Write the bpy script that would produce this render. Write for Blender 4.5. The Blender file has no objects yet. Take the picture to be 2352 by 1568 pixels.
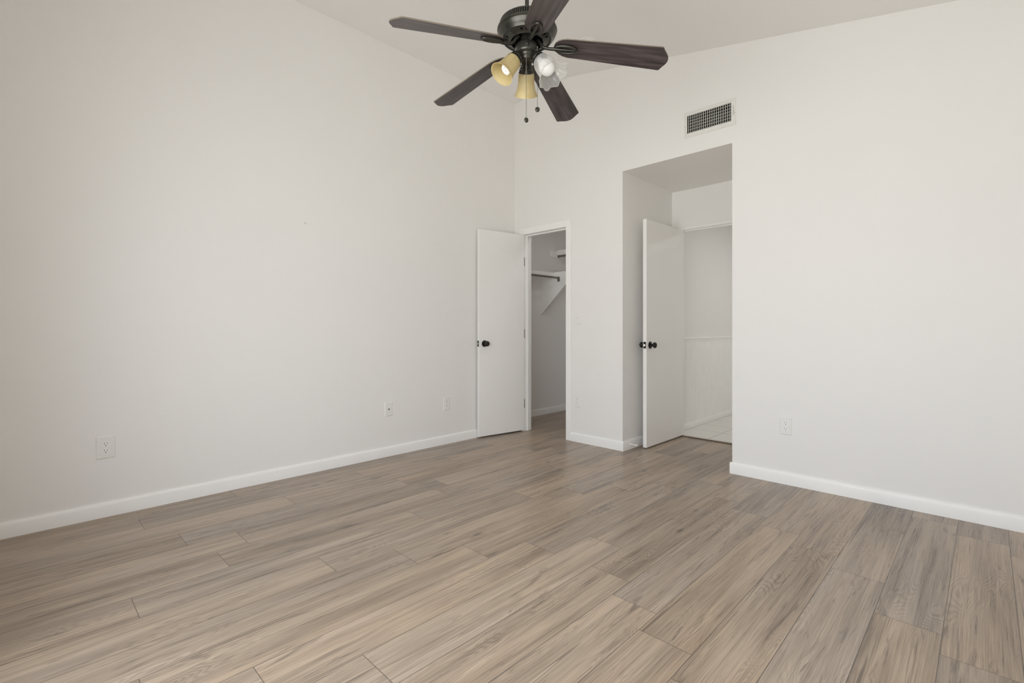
import bpy, bmesh, math, random
from math import sin, cos, pi, radians, sqrt
from mathutils import Vector, Matrix

random.seed(7)
sc = bpy.context.scene
COL = sc.collection

# ------------------------------------------------------------------ camera
cam_d = bpy.data.cameras.new('camera')
cam_d.lens = 17.0
cam_d.sensor_width = 36.0
cam_d.shift_y = -30.0 / 2352.0
cam_d.clip_start = 0.02
cam = bpy.data.objects.new('camera', cam_d)
cam.location = (3.5619, -3.6771, 1.065)
cam.rotation_euler = (radians(90), 0, math.atan2(0.69977, 0.71437))
COL.objects.link(cam)
sc.camera = cam

# ------------------------------------------------------------------ view
sc.view_settings.view_transform = 'Standard'
sc.view_settings.look = 'None'
sc.view_settings.gamma = 1.0
sc.view_settings.use_curve_mapping = False
sc.view_settings.exposure = 0.0
sc.cycles.use_denoising = True
sc.cycles.max_bounces = 16
sc.cycles.diffuse_bounces = 10
sc.cycles.glossy_bounces = 6
sc.cycles.transmission_bounces = 10
sc.cycles.transparent_max_bounces = 12
sc.cycles.caustics_refractive = False
sc.cycles.sample_clamp_indirect = 8.0

# ------------------------------------------------------------------ daylight
SKY, GROUND = (0.94, 1.0, 1.09), (0.98, 0.99, 0.99)
SKY_S, GROUND_S = 7.3, 7.5
w = bpy.data.worlds.new('world')
sc.world = w
w.use_nodes = True
nt = w.node_tree
nt.nodes.clear()
wo = nt.nodes.new('ShaderNodeOutputWorld')
bg = nt.nodes.new('ShaderNodeBackground')
bg.inputs['Strength'].default_value = 1.0
tc = nt.nodes.new('ShaderNodeTexCoord')
sx = nt.nodes.new('ShaderNodeSeparateXYZ')
rp = nt.nodes.new('ShaderNodeMapRange')
rp.inputs[1].default_value = -0.08
rp.inputs[2].default_value = 0.08
mx = nt.nodes.new('ShaderNodeMix')
mx.data_type = 'RGBA'
mx.inputs['A'].default_value = tuple(c * GROUND_S for c in GROUND) + (1,)
mx.inputs['B'].default_value = tuple(c * SKY_S for c in SKY) + (1,)
nt.links.new(tc.outputs['Generated'], sx.inputs[0])
nt.links.new(sx.outputs['Z'], rp.inputs[0])
nt.links.new(rp.outputs[0], mx.inputs['Factor'])
nt.links.new(mx.outputs['Result'], bg.inputs['Color'])
nt.links.new(bg.outputs[0], wo.inputs[0])

# the room: x 0..XR, y YN..0; glazed patio door in the wall behind the camera
XR, YN = 4.0, -3.97
WX0, WX1, WZ0, WZ1 = 1.50, 3.60, 0.32, 2.14
# unseen window, added in the low side wall to lift the left wall
VY0, VY1, VZ0, VZ1 = -3.87, -3.55, 1.40, 2.05


def portal(name, loc, rot, sx_, sy_):
    d = bpy.data.lights.new(name, 'AREA')
    d.shape = 'RECTANGLE'
    d.size, d.size_y = sx_, sy_
    d.cycles.is_portal = True
    o = bpy.data.objects.new(name, d)
    o.location, o.rotation_euler = loc, rot
    COL.objects.link(o)


portal('patio_daylight', ((WX0 + WX1) / 2, YN - 0.14, (WZ0 + WZ1) / 2), (radians(90), 0, 0), WX1 - WX0, WZ1 - WZ0)
portal('added_side_daylight', (XR + 0.14, (VY0 + VY1) / 2, (VZ0 + VZ1) / 2), (radians(90), 0, radians(90)), VY1 - VY0, VZ1 - VZ0)  # portal of the added side window
# the bathroom's own ceiling lamp
bl = bpy.data.lights.new('bathroom_lamp', 'AREA')
bl.shape = 'DISK'
bl.size = 0.3
bl.energy = 8.5
bl.color = (0.97, 1.0, 1.0)
blo = bpy.data.objects.new('bathroom_lamp', bl)
blo.location = (2.65, 2.1, 2.36)
COL.objects.link(blo)
# lamp added in the closet only to brighten it; none is known there
cl = bpy.data.lights.new('added_closet_fill', 'AREA')
cl.shape = 'DISK'
cl.size = 0.2
cl.energy = 1.7
clo = bpy.data.objects.new('added_closet_fill', cl)
clo.location = (0.85, 0.42, 2.40)
clo.rotation_euler = (0, radians(25), 0)
COL.objects.link(clo)


# ------------------------------------------------------------------ materials
def N(nt_, t, **kw):
    n = nt_.nodes.new(t)
    for k, v in kw.items():
        setattr(n, k, v)
    return n


def new_mat(name):
    m = bpy.data.materials.new(name)
    m.use_nodes = True
    return m, m.node_tree, m.node_tree.nodes['Principled BSDF']


def simple(name, col, rough=0.5, metal=0.0, spec=0.5, var=0.0, vscale=8.0, bump=0.0, bscale=200.0):
    """painted / moulded surface: a base colour with faint procedural mottling and texture"""
    m, t, p = new_mat(name)
    p.inputs['Base Color'].default_value = (*col, 1)
    p.inputs['Roughness'].default_value = rough
    p.inputs['Metallic'].default_value = metal
    p.inputs['Specular IOR Level'].default_value = spec
    tcn = N(t, 'ShaderNodeTexCoord')
    if var:
        nz = N(t, 'ShaderNodeTexNoise')
        nz.inputs['Scale'].default_value = vscale
        nz.inputs['Detail'].default_value = 3
        mr = N(t, 'ShaderNodeMapRange')
        mr.inputs[1].default_value, mr.inputs[2].default_value = 0.3, 0.7
        mr.inputs[3].default_value, mr.inputs[4].default_value = 1 - var, 1 + var
        vm = N(t, 'ShaderNodeVectorMath', operation='SCALE')
        vm.inputs[0].default_value = col
        t.links.new(tcn.outputs['Object'], nz.inputs['Vector'])
        t.links.new(nz.outputs[0], mr.inputs[0])
        t.links.new(mr.outputs[0], vm.inputs['Scale'])
        t.links.new(vm.outputs[0], p.inputs['Base Color'])
    if bump:
        nb = N(t, 'ShaderNodeTexNoise')
        nb.inputs['Scale'].default_value = bscale
        nb.inputs['Detail'].default_value = 2
        b = N(t, 'ShaderNodeBump')
        b.inputs['Strength'].default_value = bump
        b.inputs['Distance'].default_value = 0.002
        t.links.new(tcn.outputs['Object'], nb.inputs['Vector'])
        t.links.new(nb.outputs[0], b.inputs['Height'])
        t.links.new(b.outputs[0], p.inputs['Normal'])
    return m


M = {}
M['wall'] = simple('wall_paint', (0.862, 0.846, 0.822), 0.55, spec=0.3, var=0.006, vscale=1.5, bump=0.12, bscale=90)
M['ceil'] = simple('ceiling_paint', (0.865, 0.848, 0.825), 0.8, spec=0.2, var=0.006, vscale=1.5, bump=0.12, bscale=90)
M['trim'] = simple('white_trim_enamel', (0.92, 0.91, 0.89), 0.35, spec=0.45, var=0.006)
M['door'] = simple('white_door_enamel', (0.90, 0.885, 0.86), 0.38, spec=0.45, var=0.008, vscale=3)
M['plate'] = simple('white_plastic_plate', (0.84, 0.83, 0.80), 0.3, spec=0.5, var=0.004)
M['recep'] = simple('white_receptacle', (0.88, 0.87, 0.85), 0.3, spec=0.5, var=0.004)
M['slot'] = simple('socket_slot_dark', (0.03, 0.028, 0.025), 0.7, var=0.05)
M['black'] = simple('black_knob_metal', (0.012, 0.011, 0.010), 0.28, metal=0.3, spec=0.6, var=0.1, vscale=60)
M['steel'] = simple('brushed_steel', (0.55, 0.53, 0.49), 0.35, metal=1.0, var=0.06, vscale=120)
M['rod'] = simple('old_grey_rod_metal', (0.24, 0.225, 0.19), 0.4, metal=0.7, var=0.08, vscale=60)
M['bronze'] = simple('oil_rubbed_bronze', (0.066, 0.062, 0.052), 0.31, metal=0.7, spec=0.5, var=0.12, vscale=30)
M['bronze_shade'] = simple('bronze_painted_shade', (0.004, 0.004, 0.0035), 0.8, spec=0.1, var=0.1)  # near-black bronze: shade of slots, holes and well put into the colour
M['vent'] = simple('vent_enamel', (0.80, 0.785, 0.74), 0.4, spec=0.45, var=0.015, vscale=25)
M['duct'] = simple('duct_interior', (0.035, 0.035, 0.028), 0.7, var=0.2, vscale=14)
M['cord'] = simple('chain_metal', (0.22, 0.20, 0.17), 0.35, metal=0.9, var=0.06, vscale=90)
M['brownstrip'] = simple('brown_threshold', (0.13, 0.085, 0.055), 0.45, var=0.12, vscale=18)
M['rubber'] = simple('white_rubber', (0.80, 0.79, 0.76), 0.6, var=0.01)
M['cflw'] = simple('white_tube_glass', (0.93, 0.93, 0.93), 0.25, spec=0.5, var=0.004)
M['cflw'].node_tree.nodes['Principled BSDF'].inputs['Emission Color'].default_value = (1.0, 0.98, 0.95, 1)
M['cflw'].node_tree.nodes['Principled BSDF'].inputs['Emission Strength'].default_value = 0.10
M['bulb'] = simple('frosted_bulb_glass', (0.93, 0.92, 0.90), 0.22, spec=0.5, var=0.004)


def blade_wood():
    m, t, p = new_mat('dark_walnut_blade')
    tcn = N(t, 'ShaderNodeTexCoord')
    mp = N(t, 'ShaderNodeMapping')
    mp.inputs['Scale'].default_value = (5, 60, 60)
    nz = N(t, 'ShaderNodeTexNoise')
    nz.inputs['Scale'].default_value = 1.0
    nz.inputs['Detail'].default_value = 5
    nz.inputs['Distortion'].default_value = 0.7
    cr = N(t, 'ShaderNodeValToRGB')
    e = cr.color_ramp.elements
    e[0].position, e[0].color = 0.28, (0.026, 0.018, 0.018, 1)
    e[1].position, e[1].color = 0.75, (0.118, 0.092, 0.090, 1)
    x = e.new(0.52)
    x.color = (0.066, 0.051, 0.050, 1)
    t.links.new(tcn.outputs['UV'], mp.inputs[0])
    t.links.new(mp.outputs[0], nz.inputs['Vector'])
    t.links.new(nz.outputs[0], cr.inputs[0])
    t.links.new(cr.outputs[0], p.inputs['Base Color'])
    p.inputs['Roughness'].default_value = 0.36
    return m


M['blade'] = blade_wood()
M['blade_edge'] = simple('blade_edge_band', (0.22, 0.18, 0.135), 0.5, var=0.05, vscale=20)


def amber_glass():
    m, t, p = new_mat('amber_frosted_glass')
    out = t.nodes['Material Output']
    tcn = N(t, 'ShaderNodeTexCoord')
    nz = N(t, 'ShaderNodeTexNoise')
    nz.inputs['Scale'].default_value = 22
    nz.inputs['Detail'].default_value = 3
    cr = N(t, 'ShaderNodeValToRGB')
    e = cr.color_ramp.elements
    e[0].position, e[0].color = 0.3, (0.72, 0.60, 0.31, 1)
    e[1].position, e[1].color = 0.7, (0.82, 0.71, 0.42, 1)
    tr = N(t, 'ShaderNodeBsdfTranslucent')
    mxs = N(t, 'ShaderNodeMixShader')
    mxs.inputs[0].default_value = 0.40
    t.links.new(tcn.outputs['Object'], nz.inputs['Vector'])
    t.links.new(nz.outputs[0], cr.inputs[0])
    t.links.new(cr.outputs[0], p.inputs['Base Color'])
    t.links.new(cr.outputs[0], tr.inputs['Color'])
    p.inputs['Roughness'].default_value = 0.45
    t.links.new(p.outputs[0], mxs.inputs[1])
    t.links.new(tr.outputs[0], mxs.inputs[2])
    t.links.new(mxs.outputs[0], out.inputs['Surface'])
    return m


M['amber'] = amber_glass()


def clear_glass():
    """thin pressed glass: see-through, milky on the ribs, with bright rims"""
    m, t, p = new_mat('clear_ribbed_glass')
    out = t.nodes['Material Output']
    t.nodes.remove(p)
    tb = N(t, 'ShaderNodeBsdfTransparent')
    tb.inputs[0].default_value = (0.97, 0.97, 0.96, 1)
    gl = N(t, 'ShaderNodeBsdfGlossy')
    gl.inputs['Roughness'].default_value = 0.08
    df = N(t, 'ShaderNodeBsdfDiffuse')
    df.inputs[0].default_value = (0.92, 0.91, 0.89, 1)
    tl = N(t, 'ShaderNodeBsdfTranslucent')
    tl.inputs[0].default_value = (0.92, 0.91, 0.89, 1)
    m0 = N(t, 'ShaderNodeMixShader')
    m0.inputs[0].default_value = 0.5
    lw = N(t, 'ShaderNodeLayerWeight')
    lw.inputs[0].default_value = 0.35
    mr = N(t, 'ShaderNodeMapRange')
    mr.inputs[3].default_value, mr.inputs[4].default_value = 0.36, 0.78
    m1 = N(t, 'ShaderNodeMixShader')
    m2 = N(t, 'ShaderNodeMixShader')
    pw = N(t, 'ShaderNodeMath', operation='POWER')
    pw.inputs[1].default_value = 4.0
    fr = N(t, 'ShaderNodeMath', operation='MULTIPLY_ADD')
    fr.inputs[1].default_value, fr.inputs[2].default_value = 0.4, 0.04
    t.links.new(lw.outputs['Facing'], pw.inputs[0])
    t.links.new(pw.outputs[0], fr.inputs[0])
    t.links.new(df.outputs[0], m0.inputs[1])
    t.links.new(tl.outputs[0], m0.inputs[2])
    t.links.new(lw.outputs['Facing'], mr.inputs[0])
    t.links.new(mr.outputs[0], m1.inputs[0])
    t.links.new(tb.outputs[0], m1.inputs[1])
    t.links.new(m0.outputs[0], m1.inputs[2])
    t.links.new(fr.outputs[0], m2.inputs[0])
    t.links.new(m1.outputs[0], m2.inputs[1])
    t.links.new(gl.outputs[0], m2.inputs[2])
    t.links.new(m2.outputs[0], out.inputs['Surface'])
    return m


M['clear'] = clear_glass()


def pane_glass():
    m, t, p = new_mat('window_pane_glass')
    out = t.nodes['Material Output']
    t.nodes.remove(p)
    tb = N(t, 'ShaderNodeBsdfTransparent')
    tb.inputs[0].default_value = (0.96, 0.97, 0.97, 1)
    gl = N(t, 'ShaderNodeBsdfGlossy')
    gl.inputs['Roughness'].default_value = 0.02
    lw = N(t, 'ShaderNodeLayerWeight')
    lw.inputs[0].default_value = 0.5
    pw = N(t, 'ShaderNodeMath', operation='POWER')
    pw.inputs[1].default_value = 5.0
    fr = N(t, 'ShaderNodeMath', operation='MULTIPLY_ADD')
    fr.inputs[1].default_value, fr.inputs[2].default_value = 0.8, 0.04
    t.links.new(lw.outputs['Facing'], pw.inputs[0])
    t.links.new(pw.outputs[0], fr.inputs[0])
    m2 = N(t, 'ShaderNodeMixShader')
    t.links.new(fr.outputs[0], m2.inputs[0])
    t.links.new(tb.outputs[0], m2.inputs[1])
    t.links.new(gl.outputs[0], m2.inputs[2])
    t.links.new(m2.outputs[0], out.inputs['Surface'])
    return m


M['pane'] = pane_glass()


def floor_mat():
    m, t, p = new_mat('grey_oak_laminate')
    L = t.links

    def math_(op, a, b=None, c=None):
        n = N(t, 'ShaderNodeMath', operation=op)
        for i, v in enumerate((a, b, c)):
            if v is None:
                continue
            if isinstance(v, (int, float)):
                n.inputs[i].default_value = v
            else:
                L.new(v, n.inputs[i])
        return n.outputs[0]

    def rng(v, a, b, c, d, smooth=True):
        n = N(t, 'ShaderNodeMapRange')
        if smooth:
            n.interpolation_type = 'SMOOTHSTEP'
        L.new(v, n.inputs[0])
        for i, q in enumerate((a, b, c, d)):
            n.inputs[i + 1].default_value = q
        return n.outputs[0]

    uv = N(t, 'ShaderNodeUVMap', uv_map='grain')
    ed = N(t, 'ShaderNodeUVMap', uv_map='edge')
    ln = N(t, 'ShaderNodeAttribute', attribute_name='plank_size')
    rn = N(t, 'ShaderNodeAttribute', attribute_name='plank_tone')

    def noise(scale, detail=4, rough=0.55, dist=0.0, vec=None):
        mp = N(t, 'ShaderNodeMapping')
        mp.inputs['Scale'].default_value = scale
        L.new(vec if vec is not None else uv.outputs[0], mp.inputs[0])
        n = N(t, 'ShaderNodeTexNoise')
        n.inputs['Scale'].default_value = 1.0
        n.inputs['Detail'].default_value = detail
        n.inputs['Roughness'].default_value = rough
        n.inputs['Distortion'].default_value = dist
        L.new(mp.outputs[0], n.inputs['Vector'])
        return n.outputs[0]

    # growth-ring contours: lines of equal height of a stretched noise field
    field = noise((7.0, 1.1, 1), 2.0, 0.45, 0.25)
    kmp = N(t, 'ShaderNodeMapping')
    kmp.inputs['Scale'].default_value = (4.2, 1.5, 1)
    L.new(uv.outputs[0], kmp.inputs[0])
    vo = N(t, 'ShaderNodeTexVoronoi')
    vo.inputs['Scale'].default_value = 1.0
    L.new(kmp.outputs[0], vo.inputs['Vector'])
    kd = vo.outputs['Distance']
    whorl = rng(kd, 0.0, 0.42, 1.0, 0.0)
    field = math_('ADD', field, math_('MULTIPLY', whorl, 0.15))
    field = math_('ADD', field, math_('MULTIPLY', noise((30.0, 5.0, 1), 2.0, 0.5), 0.03))
    rings = math_('SINE', math_('MULTIPLY', field, 150.0))
    rings = math_('SUBTRACT', 0.35, math_('POWER', math_('ABSOLUTE', rings), 3.0))
    ring_amt = noise((5.0, 1.6, 1), 2.0, 0.5)
    ring_amt = math_('ADD', ring_amt, math_('MULTIPLY', whorl, 0.12))
    rings = math_('MULTIPLY', rings, rng(ring_amt, 0.47, 0.70, 0.0, 1.0))
    knot = rng(kd, 0.02, 0.075, 1.0, 0.0)
    # long streaks, fine pores, dark mineral marks
    streak = noise((19.0, 0.8, 1), 8.0, 0.66, 0.7)
    fine = noise((95.0, 2.0, 1), 4.0, 0.62, 0.4)
    pores = noise((300.0, 3.6, 1), 3.0, 0.65)
    broad = noise((4.0, 0.7, 1), 3.0, 0.5, 0.6)
    dark = noise((14.0, 1.7, 1), 5.0, 0.65, 1.2)
    dark = rng(dark, 0.585, 0.72, 0.0, 1.0)
    crack = noise((46.0, 1.0, 1), 3.0, 0.6, 1.3)
    crack = rng(crack, 0.615, 0.70, 0.0, 1.0)
    fleck = noise((48.0, 4.2, 1), 4.0, 0.65, 0.8)
    fleck_where = noise((9.0, 1.3, 1), 2.0, 0.5)
    fleck = math_('MULTIPLY', rng(fleck, 0.58, 0.70, 0.0, 1.0), rng(fleck_where, 0.48, 0.62, 0.0, 1.0))
    crack = math_('MAXIMUM', crack, fleck)
    sepu = N(t, 'ShaderNodeSeparateXYZ')
    L.new(rn.outputs['Vector'], sepu.inputs[0])
    tone, hue = sepu.outputs['X'], sepu.outputs['Y']
    v = math_('MULTIPLY', math_('SUBTRACT', streak, 0.5), 1.05)
    v = math_('ADD', v, math_('MULTIPLY', math_('SUBTRACT', fine, 0.5), 0.45))
    v = math_('ADD', v, math_('MULTIPLY', math_('SUBTRACT', broad, 0.5), 0.80))
    v = math_('ADD', v, math_('MULTIPLY', math_('SUBTRACT', pores, 0.5), 0.85))
    v = math_('ADD', v, math_('MULTIPLY', rings, 0.20))
    v = math_('ADD', v, math_('MULTIPLY', math_('SUBTRACT', tone, 0.5), 0.07))
    v = math_('ADD', v, 0.54)
    cr = N(t, 'ShaderNodeValToRGB')
    e = cr.color_ramp.elements
    e[0].position, e[0].color = 0.06, (0.098, 0.076, 0.058, 1)
    e[1].position, e[1].color = 0.95, (0.545, 0.440, 0.342, 1)
    x = e.new(0.40)
    x.color = (0.284, 0.222, 0.170, 1)
    x = e.new(0.66)
    x.color = (0.405, 0.322, 0.249, 1)
    L.new(v, cr.inputs[0])
    # tan / grey drift between and inside planks
    mixh = N(t, 'ShaderNodeMix', data_type='RGBA', blend_type='MULTIPLY')
    L.new(cr.outputs[0], mixh.inputs['A'])
    hr = N(t, 'ShaderNodeValToRGB')
    he = hr.color_ramp.elements
    he[0].position, he[0].color = 0.25, (0.94, 0.97, 1.02, 1)
    he[1].position, he[1].color = 0.85, (1.06, 0.99, 0.88, 1)
    hz = noise((6.0, 0.9, 1), 2.0, 0.5)
    L.new(math_('ADD', math_('MULTIPLY', hue, 0.30), math_('MULTIPLY', hz, 0.70)), hr.inputs[0])
    L.new(hr.outputs[0], mixh.inputs['B'])
    mixh.inputs['Factor'].default_value = 1.0
    mixd = N(t, 'ShaderNodeMix', data_type='RGBA')
    L.new(math_('MULTIPLY', math_('MAXIMUM', math_('MAXIMUM', math_('MULTIPLY', dark, 0.65), math_('MULTIPLY', crack, 0.65)), math_('MULTIPLY', knot, 0.75)), 0.95), mixd.inputs['Factor'])
    L.new(mixh.outputs['Result'], mixd.inputs['A'])
    mixd.inputs['B'].default_value = (0.088, 0.069, 0.055, 1)
    # bevelled joints between the planks
    se = N(t, 'ShaderNodeSeparateXYZ')
    L.new(ed.outputs[0], se.inputs[0])
    sl = N(t, 'ShaderNodeSeparateXYZ')
    L.new(ln.outputs['Vector'], sl.inputs[0])
    du = math_('MINIMUM', se.outputs['X'], math_('SUBTRACT', sl.outputs['X'], se.outputs['X']))
    dv = math_('MINIMUM', se.outputs['Y'], math_('SUBTRACT', sl.outputs['Y'], se.outputs['Y']))
    d = math_('MINIMUM', du, dv)
    seam = rng(d, 0.0004, 0.0018, 1.0, 0.0)
    mixs = N(t, 'ShaderNodeMix', data_type='RGBA')
    L.new(math_('MULTIPLY', seam, 0.86), mixs.inputs['Factor'])
    L.new(mixd.outputs['Result'], mixs.inputs['A'])
    mixs.inputs['B'].default_value = (0.055, 0.042, 0.034, 1)
    L.new(mixs.outputs['Result'], p.inputs['Base Color'])
    L.new(rng(pores, 0.3, 0.7, 0.27, 0.36), p.inputs['Roughness'])
    p.inputs['Specular IOR Level'].default_value = 0.45
    bmp = N(t, 'ShaderNodeBump')
    bmp.inputs['Strength'].default_value = 0.12
    bmp.inputs['Distance'].default_value = 0.0012
    L.new(math_('SUBTRACT', math_('MULTIPLY', pores, 0.35), seam), bmp.inputs['Height'])
    L.new(bmp.outputs[0], p.inputs['Normal'])
    return m


M['floor'] = floor_mat()


def tile_mat():
    m, t, p = new_mat('pale_floor_tile')
    tcn = N(t, 'ShaderNodeTexCoord')
    br = N(t, 'ShaderNodeTexBrick')
    br.offset = 0.0
    br.inputs['Color1'].default_value = (0.78, 0.75, 0.71, 1)
    br.inputs['Color2'].default_value = (0.74, 0.71, 0.67, 1)
    br.inputs['Mortar'].default_value = (0.30, 0.28, 0.25, 1)
    br.inputs['Scale'].default_value = 1.0
    br.inputs['Mortar Size'].default_value = 0.003
    br.inputs['Brick Width'].default_value = 0.33
    br.inputs['Row Height'].default_value = 0.33
    t.links.new(tcn.outputs['Object'], br.inputs['Vector'])
    t.links.new(br.outputs[0], p.inputs['Base Color'])
    p.inputs['Roughness'].default_value = 0.3
    return m


M['tile'] = tile_mat()


# ------------------------------------------------------------------ mesh helpers
class MB:
    def __init__(self):
        self.v, self.f, self.mi, self.uv = [], [], [], []

    def add(self, vs, fs, mi=0, uvs=None):
        b = len(self.v)
        self.v += [Vector(q) for q in vs]
        for k, f in enumerate(fs):
            self.f.append([i + b for i in f])
            self.mi.append(mi[k] if isinstance(mi, list) else mi)
            self.uv.append([uvs[i] for i in f] if uvs else None)
        return self

    def box(self, x0, x1, y0, y1, z0, z1, mi=0, mat=None):
        vs = [Vector((x, y, z)) for x in (x0, x1) for y in (y0, y1) for z in (z0, z1)]
        if mat:
            vs = [mat @ q for q in vs]
        return self.add(vs, [(0, 1, 3, 2), (4, 6, 7, 5), (0, 4, 5, 1), (2, 3, 7, 6), (0, 2, 6, 4), (1, 5, 7, 3)], mi)

    def prism(self, poly, a, b, axis='y', mi=0, mat=None):
        """poly of 2-D points extruded from a to b; axis y -> poly is (x,z); x -> (y,z); z -> (x,y)"""
        def P(q, c):
            r = {'y': (q[0], c, q[1]), 'x': (c, q[0], q[1]), 'z': (q[0], q[1], c)}[axis]
            r = Vector(r)
            return mat @ r if mat else r
        n = len(poly)
        vs = [P(q, a) for q in poly] + [P(q, b) for q in poly]
        fs = [tuple(range(n)), tuple(range(2 * n - 1, n - 1, -1))]
        fs += [(i, i + n, (i + 1) % n + n, (i + 1) % n) for i in range(n)]
        return self.add(vs, fs, mi)

    def lathe(self, prof, n=32, mat=None, mi=0, cap=True, fn=None, mfn=None):
        """prof: list of (r, z); fn(r, z, ang) -> (r, z) shapes it; mfn(row, seg) -> material index"""
        vs, fs, ms = [], [], []
        for j, (r, z) in enumerate(prof):
            for i in range(n):
                a = 2 * pi * i / n
                rr, zz = fn(r, z, a, j) if fn else (r, z)
                q = Vector((rr * cos(a), rr * sin(a), zz))
                vs.append(mat @ q if mat else q)
        for j in range(len(prof) - 1):
            for i in range(n):
                k = (i + 1) % n
                fs.append((j * n + i, j * n + k, (j + 1) * n + k, (j + 1) * n + i))
                ms.append(mfn(j, i) if mfn else mi)
        if cap:
            fs.append(tuple(range(n - 1, -1, -1)))
            ms.append(mfn(0, -1) if mfn else mi)
            fs.append(tuple(range((len(prof) - 1) * n, len(prof) * n)))
            ms.append(mfn(len(prof) - 2, -1) if mfn else mi)
        return self.add(vs, fs, ms)

    def tube(self, pts, r, n=10, mi=0, closed=False, flat=None):
        pts = [Vector(q) for q in pts]
        m = len(pts)
        rings = []
        up = None
        for i, q in enumerate(pts):
            if closed:
                d = pts[(i + 1) % m] - pts[i - 1]
            else:
                d = pts[min(i + 1, m - 1)] - pts[max(i - 1, 0)]
            d.normalize()
            if up is None:
                up = Vector((0, 0, 1)) if abs(d.z) < 0.9 else Vector((1, 0, 0))
            s = d.cross(up)
            s.normalize()
            u = s.cross(d)
            up = u
            rr = r[i] if isinstance(r, (list, tuple)) else r
            fl = flat if flat else 1.0
            rings.append([q + s * rr * cos(2 * pi * k / n) + u * rr * fl * sin(2 * pi * k / n) for k in range(n)])
        vs = [v for rg in rings for v in rg]
        fs = []
        for i in range(m if closed else m - 1):
            j = (i + 1) % m
            for k in range(n):
                l = (k + 1) % n
                fs.append((i * n + k, i * n + l, j * n + l, j * n + k))
        if not closed:
            fs.append(tuple(range(n - 1, -1, -1)))
            fs.append(tuple(range((m - 1) * n, m * n)))
        return self.add(vs, fs, mi)

    def ball(self, c, r, n=14, mat=None, squash=(1, 1, 1), mi=0):
        prof = [(max(1e-5, sin(pi * j / n)), -cos(pi * j / n)) for j in range(n + 1)]
        T = Matrix.Translation(c) @ (mat or Matrix()) @ Matrix.Diagonal((r * squash[0], r * squash[1], r * squash[2], 1))
        return self.lathe(prof, n * 2, T, mi, cap=False)

    def build(self, name, mat, parent=None, origin=(0, 0, 0), smooth=False, bevel=0.0, angle=35, **props):
        me = bpy.data.meshes.new(name)
        o_ = Vector(origin)
        me.from_pydata([q - o_ for q in self.v], [], self.f)
        mats = mat if isinstance(mat, list) else [mat]
        for q in mats:
            me.materials.append(M[q])
        for pl, mi in zip(me.polygons, self.mi):
            pl.material_index = mi
        if any(u for u in self.uv):
            ul = me.uv_layers.new(name='UVMap')
            k = 0
            for u, f in zip(self.uv, self.f):
                for j in range(len(f)):
                    ul.data[k].uv = u[j] if u else (0, 0)
                    k += 1
        bm = bmesh.new()
        bm.from_mesh(me)
        bmesh.ops.remove_doubles(bm, verts=bm.verts, dist=1e-6)
        bmesh.ops.recalc_face_normals(bm, faces=bm.faces)
        bm.to_mesh(me)
        bm.free()
        o = bpy.data.objects.new(name, me)
        COL.objects.link(o)
        if parent:
            o.parent = parent
        else:
            o.location = o_
        if smooth:
            for pl in me.polygons:
                pl.use_smooth = True
            me.set_sharp_from_angle(angle=radians(angle))
        if bevel:
            b = o.modifiers.new('bevel', 'BEVEL')
            b.width = bevel
            b.segments = 2
            b.limit_method = 'ANGLE'
            b.angle_limit = radians(40)
        for k, q in props.items():
            o[k] = q
        return o


def S(o):
    o['kind'] = 'structure'
    return o


def tag(o, label, cat, group=None):
    o['label'], o['category'] = label, cat
    if group:
        o['group'] = group
    return o


def thing(name, loc, label, cat, rz=0.0, group=None):
    o = bpy.data.objects.new(name, None)
    o.empty_display_size = 0.05
    o.location = loc
    o.rotation_euler = (0, 0, rz)
    COL.objects.link(o)
    return tag(o, label, cat, group)


def copy_tree(o, parent=None):
    c = o.copy()
    COL.objects.link(c)
    if parent:
        c.parent = parent
    for ch in list(o.children):
        copy_tree(ch, c)
    return c


def align(d):
    """matrix turning +Z onto d"""
    return Vector((0, 0, 1)).rotation_difference(Vector(d).normalized()).to_matrix().to_4x4()


# ------------------------------------------------------------------ room shell
H_LEFT, SL, H0 = 3.43, 0.207, 3.614


# softly rounded high point near the left wall, then one long slope down to the right
CEIL = [(0.0, 3.430), (0.1, 3.4425), (0.2, 3.454), (0.3, 3.464), (0.4, 3.471), (0.5, 3.4745), (0.6, 3.4725), (0.7, 3.4625), (0.8, 3.4475), (0.9, 3.4277)]


def ceil_z(x):
    if x <= 0:
        return H_LEFT
    for (xa, za), (xb, zb) in zip(CEIL[:-1], CEIL[1:]):
        if x <= xb:
            return za + (zb - za) * (x - xa) / (xb - xa)
    return H0 - SL * x


def top_poly(x0, x1, z0):
    """wall panel from z0 up to the sloped ceiling"""
    p = [(x0, z0), (x1, z0), (x1, ceil_z(x1))]
    for xc, zc in reversed(CEIL):
        if x0 < xc < x1:
            p.append((xc, zc))
    p.append((x0, ceil_z(x0)))
    return p


TW = 0.11   # wall thickness
BT = 0.085  # bathroom wall thickness
# opening sizes
CX0, CX1, CZ = 0.137, 0.690, 2.036          # closet doorway (inside the jambs)
AX0, AX1, AZ = 1.306, 2.229, 2.430          # alcove opening
VX0, VX1, VZa, VZb = 1.889, 2.224, 2.590, 2.730   # air register hole
BY = 0.93                                    # face of the bathroom wall
BX0, BX1, BZ = 1.396, 2.146, 2.040           # bathroom doorway

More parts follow.
